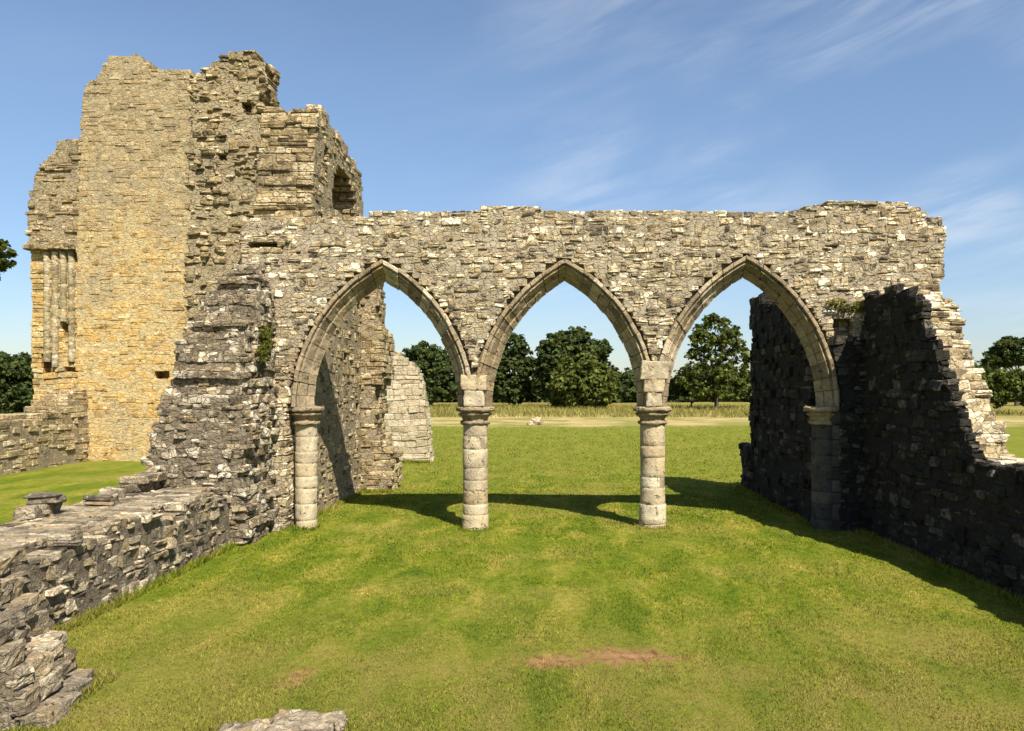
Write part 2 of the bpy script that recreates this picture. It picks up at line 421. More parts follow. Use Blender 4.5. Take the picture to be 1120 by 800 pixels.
def ring(m, a, b, lo, hi, seed):
    rng = np.random.default_rng(seed)
    c = (a + b) / 2; hw = (b - a) / 2; R = 2 * hw
    P = np.array(PROF); n = len(P)
    def pts(side, t, dy=0.0, do=0.0, shrink=1.0):
        Q = P.copy()
        if shrink < 1: Q = (Q - np.array([0.23, 0.35])) * shrink + np.array([0.23, 0.35])
        o = Q[:, 0] + do; r = R + o
        th = t * np.arccos(hw / r)
        x = r * np.cos(th) - hw; z = ZS + r * np.sin(th)
        x = c - side * x
        x = np.clip(x, lo + 0.004, hi - 0.004)
        return np.stack([x, AY + Q[:, 1] + dy, z], 1)
    for side in (1, -1):
        cuts = [0.0]
        while cuts[-1] < 1: cuts.append(cuts[-1] + rng.uniform(0.055, 0.105))
        cuts[-1] = 1.0
        if cuts[-1] - cuts[-2] < 0.04: cuts.pop(-2)
        for t0, t1 in zip(cuts[:-1], cuts[1:]):
            dy, do = rng.normal(0, 0.009), rng.normal(0, 0.008)
            g = 0.0022
            ts = np.linspace(t0 + (0 if t0 == 0 else g), t1 - (0.0006 if t1 == 1 else g), 4)
            V = np.vstack([pts(side, t, dy, do) for t in ts])
            fs = []
            for j in range(3):
                for i in range(n):
                    k = (i + 1) % n
                    q = (j * n + i, j * n + k, (j + 1) * n + k, (j + 1) * n + i)
                    fs.append(q if side == -1 else q[::-1])
            e0 = tuple(range(n)); e1 = tuple(range(3 * n, 4 * n))
            fs += [e0[::-1] if side == -1 else e0, e1 if side == -1 else e1[::-1]]
            m.add(V, fs, (np.clip(rng.normal(0.5, 0.2), 0, 1), rng.random(), 0))
        ts = np.linspace(0, 1, 24)
        V = np.vstack([pts(side, t, 0, 0, 0.93) for t in ts]); fs = []
        for j in range(23):
            for i in range(n):
                k = (i + 1) % n
                q = (j * n + i, j * n + k, (j + 1) * n + k, (j + 1) * n + i)
                fs.append(q if side == -1 else q[::-1])
        m.add(V, fs, (0.4, 0.3, 1.0))
        # mortared backing behind the stones of the ring
        B = np.array([(0.28, 0.10), (0.44, 0.10), (0.44, 0.60), (0.28, 0.60)]); V = []
        for t in ts:
            r = R + B[:, 0]; th = t * np.arccos(hw / r)
            x = np.clip(c - side * (r * np.cos(th) - hw), lo + 0.006, hi - 0.006)
            V.append(np.stack([x, AY + B[:, 1], ZS + r * np.sin(th)], 1))
        fs = []
        for j in range(23):
            for i in range(4):
                k = (i + 1) % 4
                q = (j * 4 + i, j * 4 + k, (j + 1) * 4 + k, (j + 1) * 4 + i)
                fs.append(q if side == -1 else q[::-1])
        m.add(np.vstack(V), fs, (0.4, 0.3, 1.0))
lims = [(ax(338) - 0.46, COLX[0]), (COLX[0], COLX[1]), (COLX[1], ax(899) + 0.42)]
for i, (a, b) in enumerate(BAYS):
    m = MB(); ring(m, a, b, *lims[i], 30 + i); rough(m.build('arch_ring', M_MOULD, arc_root), 1, 0.035, 0.13)

def capital(cx, cy, parent, seed, sx=1.0):
    rng = np.random.default_rng(seed)
    m = MB()
    t = lambda: (np.clip(rng.normal(0.42, 0.15), 0, 1), rng.random(), 0)
    lathe(m, cx, cy, [(0.255, 2.075), (0.29, 2.09), (0.30, 2.115), (0.29, 2.14), (0.25, 2.15), (0.25, 2.185), (0.27, 2.23), (0.335, 2.275), (0.345, 2.295), (0.32, 2.305)], 24, t(), sx=sx)
    lathe(m, cx, cy, [(0.30, 2.303), (0.30, 2.335), (0.375, 2.352), (0.39, 2.375), (0.39, 2.415), (0.365, 2.434)], 24, t(), sx=sx)
    return rough(m.build('capital', M_MOULD, parent), 2, 0.06, 0.13, True)

def column(cx, seed):
    rng = np.random.default_rng(seed)
    cy = AY + T_ARC / 2
    m = MB(); z = -0.1
    lathe(m, cx, cy, [(0.243, -0.1), (0.243, 2.08)], 20, (0.4, 0.3, 0.6))
    while z < 2.05:
        e = min(z + rng.uniform(0.2, 0.42), 2.08)
        if 2.08 - e < 0.14: e = 2.08
        r = 0.25 + rng.normal(0, 0.004) + (0.02 if z < 0.12 else 0)
        lathe(m, cx, cy, [(r - 0.003, z + 0.0008), (r, z + 0.005), (r, e - 0.005), (r - 0.003, e - 0.0008)], 28, (np.clip(rng.normal(0.62, 0.15), 0, 1), rng.random() * 0.8, 0), jit=0.005, rng=rng, smooth=False)
        z = e
    o = rough(m.build('column', M_CREAM, arc_root), 2, 0.018, 0.20, True)
    capital(cx, cy, o, seed + 1)
    return o
for i, cx in enumerate(COLX): column(cx, 50 + 3 * i)

def respond(cx, seed, wide, mat=None):
    mat = mat or M_CREAM
    """half column in front of a squared pier of dressed blocks"""
    rng = np.random.default_rng(seed)
    cy = AY + T_ARC / 2
    m = MB(); z = -0.1
    s = 1 if cx > 0 else -1
    while z < 2.05:
        e = min(z + rng.uniform(0.2, 0.36), 2.08)
        if 2.08 - e < 0.14: e = 2.08
        r = (0.25 if wide > 0.2 else 0.215) + rng.normal(0, 0.004)
        t = (np.clip(rng.normal(0.6, 0.15), 0, 1), rng.random() * 0.8, 0)
        lathe(m, cx, cy, [(r - 0.003, z + 0.0008), (r, z + 0.005), (r, e - 0.005), (r - 0.003, e - 0.0008)], 28, t, smooth=False, jit=0.006, rng=rng)
        t = (np.clip(rng.normal(0.5, 0.15), 0, 1), rng.random() * 0.8, 0)
        if wide > 0.2: stones(m, [(cx + s * (0.08 + wide / 2), cy, (z + e) / 2)], [(wide / 2, 0.31 + rng.normal(0, .006), (e - z) / 2 - 0.004)], [t], (0, 0, 0), (1, 0, 0), (0, 1, 0), 0.012, 0.006, rng, 0)
        z = e
    if wide > 0.2: stones(m, [(cx + s * (0.06 + wide / 2), cy, 2.26)], [(wide / 2 + 0.03, 0.335, 0.17)], [(0.45, 0.2, 0)], (0, 0, 0), (1, 0, 0), (0, 1, 0), 0.03, 0.01, rng, 0)
    o = rough(m.build('respond', mat, arc_root), 2, 0.018, 0.20, True)
    capital(cx, cy, o, seed + 1, 1.0 if wide > 0.2 else 0.88)
respond(ax(338) - 0.16, 70, 0.14)
respond(ax(899) + 0.16, 73, 0.75, M_SHADEDRESS)  # stone colour darkened to deepen the shade on this respond

# ------------------------------------------------------------------ TALL RUINED TOWER (left, far)
def ground_z(x, y):
    x = np.asarray(x, float); y = np.asarray(y, float)
    t = np.clip((-8.2 - x) / 5.0, 0, 1); t = t * t * (3 - 2 * t)
    w = np.clip((y - 9) / 14, 0, 1) * np.clip((60 - y) / 30, 0, 1)
    return 0.30 * t * w + 0.02 * np.sin(x * 0.7) * np.sin(y * 0.5)
TY = 28.0
tower = empty('ruined_tower', (X(150, TY), TY + 1, 0.25), 'tall ruined stone tower with a golden front and ragged top', 'ruin')
tx = lambda px: X(px, TY)
tz = lambda py: Zp(py, TY)
gold_low = [(tx(83), 0), (tx(83), tz(300)), (tx(86), tz(180)), (tx(89), tz(160)), (tx(209), tz(160)), (tx(214), 0)]
gold_up = [(tx(86), tz(159)), (tx(88), tz(122)), (tx(92), tz(92)), (tx(108), tz(80)), (tx(118), tz(63)), (tx(140), tz(56)), (tx(154), tz(62)), (tx(164), tz(75)), (tx(182), tz(74)), (tx(207), tz(72)), (tx(209), tz(159))]
g_holes = [(tx(183), tx(190), tz(482), tz(474)), (tx(96), tx(106), tz(330), tz(325)), (tx(168), tx(186), tz(411), tz(408))]
up_holes = [(tx(147), tx(204), tz(155), tz(150))]
def solid_from(poly, holes=()):
    def fn(z, d, ri):
        sp = poly_spans(poly, z)
        if ri == 0:
            for (a, b, z0, z1) in holes:
                if z0 < z < z1: sp = cut(sp, a, b)
        return sp
    return fn
gold = [(tx(83), 0), (tx(83), tz(300)), (tx(86), tz(180))] + gold_up[1:-1] + [(tx(209), tz(160)), (tx(214), 0)]
m = MB()
wall(m, (0, TY, 0), (1, 0, 0), (0, 1, 0), solid_from(gold, g_holes), 0.1, 15.6, [(0, 0.45), (0.45, 1.1), (1.1, 1.8)], ch=(0.14, 0.28), ln=(0.16, 0.46), split=0.25, seed=21, tone=(0.55, 0.14), rag=0.05, proud=0.012, inset=0.003, gap=0.003, warp=0.008)
m.build('golden_face', M_GOLD, tower)
# torn rubble core to the right of it
BY = 21.0
bx = lambda px: X(px, BY); bz = lambda py: Zp(py, BY)
core = [(bx(206), 0), (bx(203), bz(300)), (bx(205), bz(200)), (bx(207), bz(110)), (bx(208), bz(80)), (bx(228), bz(69)), (bx(243), bz(58)), (bx(250), bz(48)), (bx(262), bz(49)), (bx(276), bz(52)), (bx(285), bz(60)), (bx(288), bz(85)), (bx(290), bz(112)), (bx(296), bz(135)), (bx(292), bz(240)), (bx(300), 0)]
c_holes = [(bx(205), bx(212), bz(107), bz(95)), (bx(266), bx(276), bz(118), bz(110)), (bx(206), bx(212), bz(142), bz(130)), (bx(228), bx(236), bz(205), bz(198)), (bx(252), bx(258), bz(232), bz(224)), (bx(240), bx(247), bz(172), bz(166))]
m = MB()
wall(m, (0, BY, 0), (1, 0, 0), (0, 1, 0), solid_from(core, c_holes), 0.0, 12.2, [(0, 0.35), (0.35, 0.8), (0.8, 1.3)], ch=(0.10, 0.20), ln=(0.11, 0.30), split=0.3, seed=23, tone=(0.5, 0.22), rag=0.09, proud=0.045, inset=0.0, rowshift=0.1, dark=0.05, jit=0.035, gap=0.004, warp=0.015, cham=0.025)
m.build('torn_rubble_core', M_GOLDUP, tower)
# set back left part with string course and wall shafts
LY = 29.2
lx = lambda px: X(px, LY); lz = lambda py: Zp(py, LY)
turr = [(lx(33), lz(272)), (lx(29), lz(262)), (lx(31), lz(215)), (lx(38), lz(196)), (lx(44), lz(178)), (lx(56), lz(166)), (lx(60), lz(154)), (lx(80), lz(152)), (lx(90), lz(170)), (lx(90), lz(272))]
m = MB()
wall(m, (0, LY, 0), (1, 0, 0), (0, 1, 0), solid_from(turr), lz(272), 12.2, [(0, 0.4), (0.4, 0.9), (0.9, 1.5)], ch=(0.12, 0.22), ln=(0.16, 0.45), split=0.3, seed=24, tone=(0.45, 0.2), rag=0.09, proud=0.03, inset=0.004, gap=0.004, rowshift=0.12, dark=0.05, warp=0.01)
low = [(lx(36), 0), (lx(33), lz(272)), (lx(92), lz(272)), (lx(92), 0)]
l_holes = [(lx(69), lx(82), lz(372), lz(352)), (lx(46), lx(60), lz(408), lz(384)), (lx(72), lx(86), lz(410), lz(402))]
m.build('set_back_turret', M_GOLDUP, tower)
m = MB()
wall(m, (0, LY, 0), (1, 0, 0), (0, 1, 0), solid_from(low, l_holes), 0.1, lz(272), [(0, 0.4), (0.4, 1.4)], ch=(0.14, 0.24), ln=(0.25, 0.6), split=0.1, seed=25, tone=(0.6, 0.18), rag=0.03, proud=0.02)
m.build('turret_lower_wall', M_GOLD, tower)
m = MB(); rng = np.random.default_rng(3)
u = lx(30)
while u < lx(84):
    l = rng.uniform(0.25, 0.45)
    stones(m, [(u + l / 2, LY - 0.10, lz(272) + 0.02)], [(l / 2 - 0.01, 0.2, 0.10)], [(rng.uniform(0.2, 0.6), rng.random(), 0)], (0, 0, 0), (1, 0, 0), (0, 1, 0), 0.03, 0.02, rng, 0)
    u += l
m.build('string_course', M_GOLDUP, tower)
for px, e in ((52, 396), (61, 402), (70, 352), (79, 396)):
    m = MB(); z = lz(e)
    while z < lz(276):
        q = min(z + 0.45, lz(276))
        lathe(m, lx(px), LY - 0.02, [(0.118, z + 0.002), (0.122, z + 0.01), (0.122, q - 0.01), (0.118, q - 0.002)], 12, (rng.uniform(0.35, 0.7), rng.random() * 0.5, 0), rng=rng, jit=0.006)
        z = q
    m.build('wall_shaft', M_GOLDTOP, tower)

# ------------------------------------------------------------------ TALL SIDE WALL behind the left arch
CX = -5.25
side = empty('side_wall', (CX - 0.6, 20, 0), 'tall side wall running back behind the left arch, with an arched hole near its top', 'ruin')
cs_poly = [(16.65, 0), (16.65, 6.0), (17.4, 6.3), (17.9, 8.9), (18.2, 9.2), (18.7, 9.22), (19.3, 9.1), (20.0, 9.15), (20.7, 9.0), (21.5, 8.8), (21.9, 8.75), (22.2, 8.4), (22.35, 7.6), (22.6, 7.2), (22.7, 5.5), (22.9, 4.0), (22.9, 0)]
def c_solid(z, d, ri):
    sp = poly_spans(cs_poly, z)
    if ri < 2:
        # arched passage hole high in the face
        for (a, b, z0, zt) in ((19.2, 21.3, 7.2, 8.35), (18.45, 18.8, 7.95, 8.5)):
            if z0 < z < zt:
                f = (z - z0) / (zt - z0); c = (a + b) / 2; w = (b - a) / 2 * math.sqrt(max(0, 1 - (max(0, f - 0.35) / 0.65) ** 2))
                sp = cut(sp, c - w, c + w)
        for (a, b, z0, zt) in ((21.6, 21.9, 4.9, 5.25), (21.5, 21.8, 2.2, 2.5), (20.2, 20.45, 3.6, 3.8)):
            if z0 < z < zt and ri == 0: sp = cut(sp, a, b)
    return sp
m = MB()
wall(m, (CX, 0, 0), (0, 1, 0), (-1, 0, 0), c_solid, 0, 9.4, [(0, 0.35), (0.35, 0.75), (0.75, 1.25)], ch=(0.11, 0.22), ln=(0.12, 0.34), split=0.3, seed=31, tone=(0.58, 0.2), rag=0.07, proud=0.018, inset=0.003, gap=0.003, rowshift=0.12, rowjit=0.85, dark=0.03, warp=0.01, cham=0.02)
m.build('rubble_wall', M_SIDE, side)
# pier at its far end, with a ragged right edge
def p_solid(z, d, ri):
    e = -4.72 + 0.13 * math.sin(z * 2.1) + 0.06 * math.sin(z * 6.3)
    if z > 5.2: e -= (z - 5.2) * 0.2
    if z < 1.1: e += 0.22
    return [(-5.7, e)] if z < 7.0 else []
m = MB()
wall(m, (0, 22.0, 0), (1, 0, 0), (0, 1, 0), p_solid, 0, 7.1, [(0, 0.35), (0.35, 0.8), (0.8, 1.3)], ch=(0.12, 0.22), ln=(0.15, 0.4), split=0.2, seed=33, tone=(0.6, 0.2), rag=0.06, proud=0.025, inset=0.005, gap=0.004, dark=0.06, warp=0.01)
m.build('end_pier', M_SIDE, side)

# ------------------------------------------------------------------ pale wall stub seen through the left arch
EY = 31.0
stub_p = [(X(414, EY), 0), (X(414, EY), Zp(378, EY)), (X(428, EY), Zp(384, EY)), (X(440, EY), Zp(390, EY)), (X(448, EY), Zp(398, EY)), (X(455, EY), Zp(402, EY)), (X(461, EY), Zp(420, EY)), (X(464, EY), Zp(445, EY)), (X(467, EY), Zp(470, EY)), (X(471, EY), 0)]
m = MB()
wall(m, (0, EY, 0), (1, 0, 0), (0, 1, 0), solid_from(stub_p), -0.05, 4.8, rows_of(1.2, 3), ch=(0.16, 0.26), ln=(0.25, 0.6), split=0.08, seed=35, tone=(0.6, 0.15), rag=0.05, proud=0.012, inset=0.02)
o = m.build('wall_stub', M_ASH, None, (X(442, EY), EY + 0.6, 0))
tag(o, 'pale smooth wall stub seen through the left arch', 'ruin')

# ------------------------------------------------------------------ LOW WALL, left, with the torn stub that climbs to the arcade
lw = empty('low_wall', (-6.4, 11.5, 0), 'long grey low wall left of the lawn, climbing to a torn stub', 'ruined wall')
def lw_solid(z, d, ri):
    t = 1.12
    y1 = 16.2
    u = np.arange(3.6, y1, 0.05)
    h = 1.0 + 0.03 * ri + 0.05 * np.sin(3.1 * u + 2.1 * ri + 1.5 * np.sin(0.9 * u)) + 0.04 * np.sin(6.7 * u + 1.3 * ri)
    sp = []
    if z < 0.85: sp = [(3.6, y1)]
    else:
        ok = h > z; i = 0
        while i < len(u):
            if ok[i]:
                j = i
                while j + 1 < len(u) and ok[j + 1]: j += 1
                if u[j] - u[i] > 0.2: sp.append((u[i], u[j]))
                i = j + 1
            else: i += 1
    # a few blocks left standing on the top
    for (a, b, zz, r) in ((11.0, 11.3, 1.3, 3), (13.4, 14.4, 1.4, 3)):
        if r == ri and t <= z < zz: sp.append((a, b))
    return sp
m = MB()
wall(m, (-5.72, 0, 0), (0, 1, 0), (-1, 0, 0), lw_solid, -0.05, 1.5, rows_of(1.5, 4), ch=(0.10, 0.19), ln=(0.10, 0.27), split=0.35, seed=41, tone=(0.60, 0.2), rag=0.05, proud=0.026, inset=0.004, gap=0.005, rowshift=0.03, jit=0.034, dark=0.05, warp=0.012, cham=0.012)
rough(m.build('rubble_wall', M_LOW, lw), 1, 0.032, 0.10)
# stub: rows step up and back towards the arcade
st_top = [2.7, 3.4, 4.1, 4.6, 4.9, 5.15, 5.3]
def st_solid(z, d, ri):
    if z > st_top[min(ri, 6)]: return []
    pts = [(0, -7.3), (1.2, -7.28), (2.0, -7.16), (2.7, -7.1), (3.3, -6.98), (3.9, -6.96), (4.3, -6.80), (4.7, -6.62), (5.0, -6.5), (5.3, -6.42), (5.7, -6.3)]
    l = np.interp(z, [p[0] for p in pts], [p[1] for p in pts]) + 0.05 * math.sin(z * 4.1 + ri)
    l += 0.35 * max(0.0, z - st_top[min(ri, 6)] + 0.7)
    r = -5.47 - max(0, z - 3.4) * 0.10 + 0.05 * math.sin(z * 3.3)
    if ri < 3: r -= max(0, z - 2.0) * 0.07 * (3 - ri)
    return [(l, r)] if r > l else []
m = MB()
wall(m, (0, 14.25, 0), (1, 0, 0), (0, 1, 0), st_solid, 0, 5.8, [(0, 0.32), (0.32, 0.6), (0.6, 0.85), (0.85, 1.1), (1.1, 1.35), (1.35, 1.6), (1.6, 2.2)], ch=(0.09, 0.18), ln=(0.10, 0.26), split=0.15, seed=42, tone=(0.70, 0.2), rag=0.08, proud=0.03, inset=0.004, gap=0.004, rowshift=0.05, rowjit=0.2, jit=0.034, dark=0.05, warp=0.012, cham=0.012)
rough(m.build('torn_stub', M_GREY, lw), 1, 0.07, 0.14)

# ------------------------------------------------------------------ LOW WALL far left, up against the tower
GX = X(90, 27.6)
def g_solid(z, d, ri):
    t = np.interp
    sp = []
    pts_y = [12, 22.0, 24.0, 25.2, 26.3, 27.2, 27.95]; pts_z = [1.75, 1.82, 1.88, 1.98, 2.15, 2.5, 2.85]
    ys = np.linspace(12, 27.95, 120); hs = np.interp(ys, pts_y, pts_z) + 0.05 * np.sin(ys * 5)
    ok = hs > z
    if not ok.any(): return []
    return [(ys[np.argmax(ok)], 27.95)]
m = MB()
wall(m, (GX, 0, 0), (0, 1, 0), (-1, 0, 0), g_solid, 0.0, 3.0, rows_of(1.2, 3), ch=(0.12, 0.22), ln=(0.2, 0.5), split=0.2, seed=44, tone=(0.74, 0.2), rag=0.06, proud=0.025, inset=0.004, gap=0.004, warp=0.012)
o = m.build('low_wall', M_SIDE, None, (GX - 0.6, 20, 0))
tag(o, 'weathered low wall meeting the foot of the golden tower', 'ruined wall')

# ------------------------------------------------------------------ RIGHT WALL with its stepped broken end
RX = 6.1
rw = empty('right_wall', (RX + 0.5, 12, 0), 'shaded wall along the right of the lawn, its lit broken end stepping down', 'ruined wall')
def rw_solid(z, d, ri):
    sh = 0.95 * d / 0.95
    ys = np.array([3.0, 8, 10.3, 11.2, 11.62, 11.75, 12.0, 12.25, 12.55, 12.8, 13.1, 13.25, 13.55, 14.0, 14.5, 14.9, 15.3, 15.85])
    zz = np.array([1.5, 1.6, 1.66, 1.72, 1.78, 2.1, 2.3, 2.75, 3.1, 3.45, 3.8, 4.2, 4.42, 4.5, 4.78, 4.55, 4.6, 4.85])
    yy = np.where(ys > 11.3, np.minimum(ys + sh * np.clip((15.8 - ys) / 3.0, 0, 1), 15.85), ys)
    s = np.linspace(3.0, 15.85, 400); h = np.interp(s, yy, zz) + 0.06 * np.sin(s * 3.1 + ri) * (s < 11.5)
    ok = h > z; out = []; i = 0
    while i < len(s):
        if ok[i]:
            j = i
            while j + 1 < len(s) and ok[j + 1]: j += 1
            if s[j] - s[i] > 0.15: out.append((s[i], s[j]))
            i = j + 1
        else: i += 1
    return out
m = MB()
wall(m, (RX, 0, 0), (0, 1, 0), (1, 0, 0), rw_solid, -0.05, 5.1, [(0.16, 0.5), (0.5, 0.95)], ch=(0.11, 0.21), ln=(0.15, 0.45), split=0.2, seed=51, tone=(0.72, 0.2), rag=0.08, proud=0.03, inset=0.004, gap=0.005, rowshift=0.06, jit=0.03, warp=0.012, cham=0.012)
rough(m.build('broken_core', M_RIGHT, rw), 1, 0.05, 0.12)
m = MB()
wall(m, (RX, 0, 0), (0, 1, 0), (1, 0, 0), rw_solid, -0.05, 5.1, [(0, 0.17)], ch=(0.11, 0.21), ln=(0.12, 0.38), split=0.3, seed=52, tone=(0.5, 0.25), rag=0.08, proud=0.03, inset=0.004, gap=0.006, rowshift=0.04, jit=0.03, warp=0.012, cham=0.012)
rough(m.build('shade_darkened_face', M_SHADE, rw), 1, 0.05, 0.12)  # lawn-side skin coloured dark so that its shade reads deeper

# ------------------------------------------------------------------ shaded wall behind the right arch
def f2_solid(z, d, ri):
    if z < 1.25: return [(16.65, 23.1 - 0.25 * math.sin(z * 3))]
    e = 21.8 + 0.12 * math.sin(z * 4) - max(0, z - 4.6) * 0.25
    t = [(16.65, 4.7), (18.0, 4.6), (19.0, 4.95), (20.0, 4.8), (20.8, 5.2), (22, 5.35)]
    s = np.linspace(16.65, e, 120); h = np.interp(s, [p[0] for p in t], [p[1] for p in t]) + 0.05 * np.sin(9 * s)
    ok = h > z
    if not ok.any(): return []
    i = int(np.argmax(ok))
    return [(s[i], e)]
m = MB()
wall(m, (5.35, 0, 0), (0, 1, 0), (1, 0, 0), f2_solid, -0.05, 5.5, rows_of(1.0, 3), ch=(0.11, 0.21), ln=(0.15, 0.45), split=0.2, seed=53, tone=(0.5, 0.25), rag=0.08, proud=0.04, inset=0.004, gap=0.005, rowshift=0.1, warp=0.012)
o = m.build('shaded_wall', M_SHADE, None, (5.85, 19, 0))  # whole wall takes the stone colour with shade painted in
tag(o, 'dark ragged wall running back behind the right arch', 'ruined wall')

# ------------------------------------------------------------------ foreground: stepped wall end and a flat footing
def h_solid(z, d, ri):
    e = np.interp(z, [0, 0.10, 0.13, 0.42, 0.45, 0.74, 0.77, 1.12], [-4.08, -4.12, -4.28, -4.34, -4.50, -4.56, -4.74, -4.80])
    e -= 0.10 * ri
    return [(-7.1, e)] if z < 1.08 + 0.04 * ri else []
m = MB()
wall(m, (0, 6.55, 0), (1, 0, 0), (0, 1, 0), h_solid, -0.05, 1.2, rows_of(1.15, 4), ch=(0.13, 0.20), ln=(0.15, 0.30), split=0.12, seed=61, tone=(0.66, 0.2), rag=0.06, proud=0.03, inset=0.002, gap=0.005, rowshift=0.02, jit=0.026, cham=0.014, warp=0.006)
o = rough(m.build('broken_wall_end', M_LOW, None, (-5.2, 7.1, 0)), 2, 0.045, 0.05)
tag(o, 'broken wall end stepping down like stairs in the lower left corner', 'ruined wall')
rng = np.random.default_rng(62)
m = MB()
cen, half, tint = [], [], []
for (x, y, w, d, z) in ((-2.42, 6.22, 0.30, 0.34, 0.10), (-1.98, 6.26, 0.27, 0.40, 0.15), (-2.2, 5.62, 0.46, 0.26, 0.12), (-2.72, 5.9, 0.14, 0.2, 0.05)):
    cen.append((x, y, z - 0.15)); half.append((w, d, 0.15)); tint.append((rng.uniform(0.55, 0.75), rng.random(), 0))
stones(m, cen, half, tint, (0, 0, 0), (1, 0, 0), (0, 1, 0), 0.06, 0.05, rng, 0)
o = rough(m.build('flat_footing', M_LOW, None, (-2.2, 6.1, 0)), 5, 0.07, 0.10, True)
tag(o, 'low flat pale footing stone lying in the grass at the bottom edge', 'stone')

# boulder far out on the lawn
def boulder(m, cx, cy, r, sq, seed):
    rng = np.random.default_rng(seed)
    n, s = 8, 12; V, Fc = [], []
    for i in range(n + 1):
        th = math.pi * i / n
        for j in range(s):
            a = 2 * math.pi * j / s
            rr = r * (1 + rng.uniform(-0.16, 0.16))
            V.append((cx + rr * math.sin(th) * math.cos(a), cy + rr * math.sin(th) * math.sin(a), sq * rr * (math.cos(th)) + r * 0.35))
    for i in range(n):
        for j in range(s):
            k = (j + 1) % s
            Fc.append((i * s + j, (i + 1) * s + j, (i + 1) * s + k, i * s + k))
    m.add(V, Fc, (0.6, 0.2, 0))
BYY = 66.0
m = MB(); boulder(m, X(587, BYY), BYY, 0.55, 0.75, 5); boulder(m, X(580, BYY), BYY - 0.3, 0.3, 0.7, 6)
o = m.build('boulder', M_ARC, None, (X(586, BYY), BYY, 0))
tag(o, 'small grey boulder far out on the lawn between the two columns', 'boulder')

# ------------------------------------------------------------------ GROUND
def lawn_color(k):
    P = k.n('ShaderNodeNewGeometry').outputs['Position']
    s = k.n('ShaderNodeSeparateXYZ', {'Vector': P}); x, y = s.outputs[0], s.outputs[1]
    nb = k.noise(P, 0.35, 4, 0.55)
    st = k.n('ShaderNodeVectorMath', {0: P, 1: (1.0, 0.45, 1.0)}, operation='MULTIPLY').outputs[0]
    nm = k.noise(st, 1.7, 6, 0.68, 0.5)
    nf = k.noise(P, 9.0, 5, 0.65)
    c = k.ramp(nm, [(0.32, (0.066, 0.108, 0.008)), (0.5, (0.150, 0.172, 0.015)), (0.68, (0.275, 0.232, 0.046))])
    # mowing bands, faint
    wob = k.math('ADD', x, k.math('MULTIPLY', nb, 1.6))
    band = k.math('SINE', k.math('MULTIPLY', wob, 5.2))
    c = k.mix(k.math('MULTIPLY', k.step(band, -0.6, 0.6), 0.42), c, (0.085, 0.125, 0.008))
    c = k.mix(k.math('MULTIPLY', k.step(nb, 0.48, 0.64), 0.5), c, (0.24, 0.205, 0.045))
    c = k.mix(0.75, c, k.ramp(nf, [(0.25, 0.45), (0.5, 1.0), (0.78, 1.35)]), 'MULTIPLY')
    # nearer grass is worn and duller
    c = k.mix(k.math('MULTIPLY', k.step(y, 11.5, 6.5), k.step(nm, 0.35, 0.65, 0.2, 0.75)), c, (0.18, 0.150, 0.040))
    # bare earth
    def spot(cx, cy, rx, ry):
        dx = k.math('DIVIDE', k.math('SUBTRACT', x, cx), rx); dy = k.math('DIVIDE', k.math('SUBTRACT', y, cy), ry)
        d = k.math('SQRT', k.math('ADD', k.math('MULTIPLY', dx, dx), k.math('MULTIPLY', dy, dy)))
        d = k.math('ADD', d, k.math('MULTIPLY', k.math('SUBTRACT', k.noise(P, 4.5, 7, 0.8), 0.5), 5.0))
        return k.step(d, 1.0, 0.5)
    e = k.math('MAXIMUM', spot(0.75, 8.38, 0.60, 0.36), k.math('MULTIPLY', spot(0.0, 8.22, 0.45, 0.28), 0.85))
    e = k.math('MAXIMUM', e, k.math('MULTIPLY', spot(-2.45, 7.7, 0.22, 0.28), 0.65))
    c = k.mix(k.math('MULTIPLY', e, 0.75), c, k.ramp(nf, [(0.35, (0.15, 0.07, 0.035)), (0.6, (0.36, 0.18, 0.10))]))
    # beyond the mown lawn: a dry track and rough meadow
    yw = k.math('ADD', y, k.math('MULTIPLY', k.math('SUBTRACT', k.noise(P, 0.12, 4, 0.6), 0.5), 10.0))
    mead = k.ramp(k.noise(P, 0.25, 6, 0.65), [(0.3, (0.11, 0.125, 0.025)), (0.5, (0.20, 0.175, 0.045)), (0.72, (0.31, 0.245, 0.09))])
    c = k.mix(k.step(y, 16, 34), c, k.mix(0.6, c, (0.155, 0.165, 0.024)))
    c = k.mix(k.step(yw, 60, 66), c, k.mix(k.step(k.noise(P, 0.22, 5, 0.65), 0.4, 0.62), (0.20, 0.19, 0.05), (0.40, 0.30, 0.14)))
    c = k.mix(k.step(yw, 82, 92), c, mead)
    return c, e, y

k = NT('grass_ground')
c, e, y = lawn_color(k)
P = k.n('ShaderNodeNewGeometry').outputs['Position']
bp = k.n('ShaderNodeBump', {'Strength': 0.7, 'Distance': 0.05, 'Height': k.noise(P, 28, 6, 0.7)})
bs = k.n('ShaderNodeBsdfPrincipled', {'Base Color': c, 'Roughness': 1.0, 'Specular IOR Level': 0.05, 'Normal': bp.outputs[0]})
M_GROUND = k.out(bs.outputs[0])

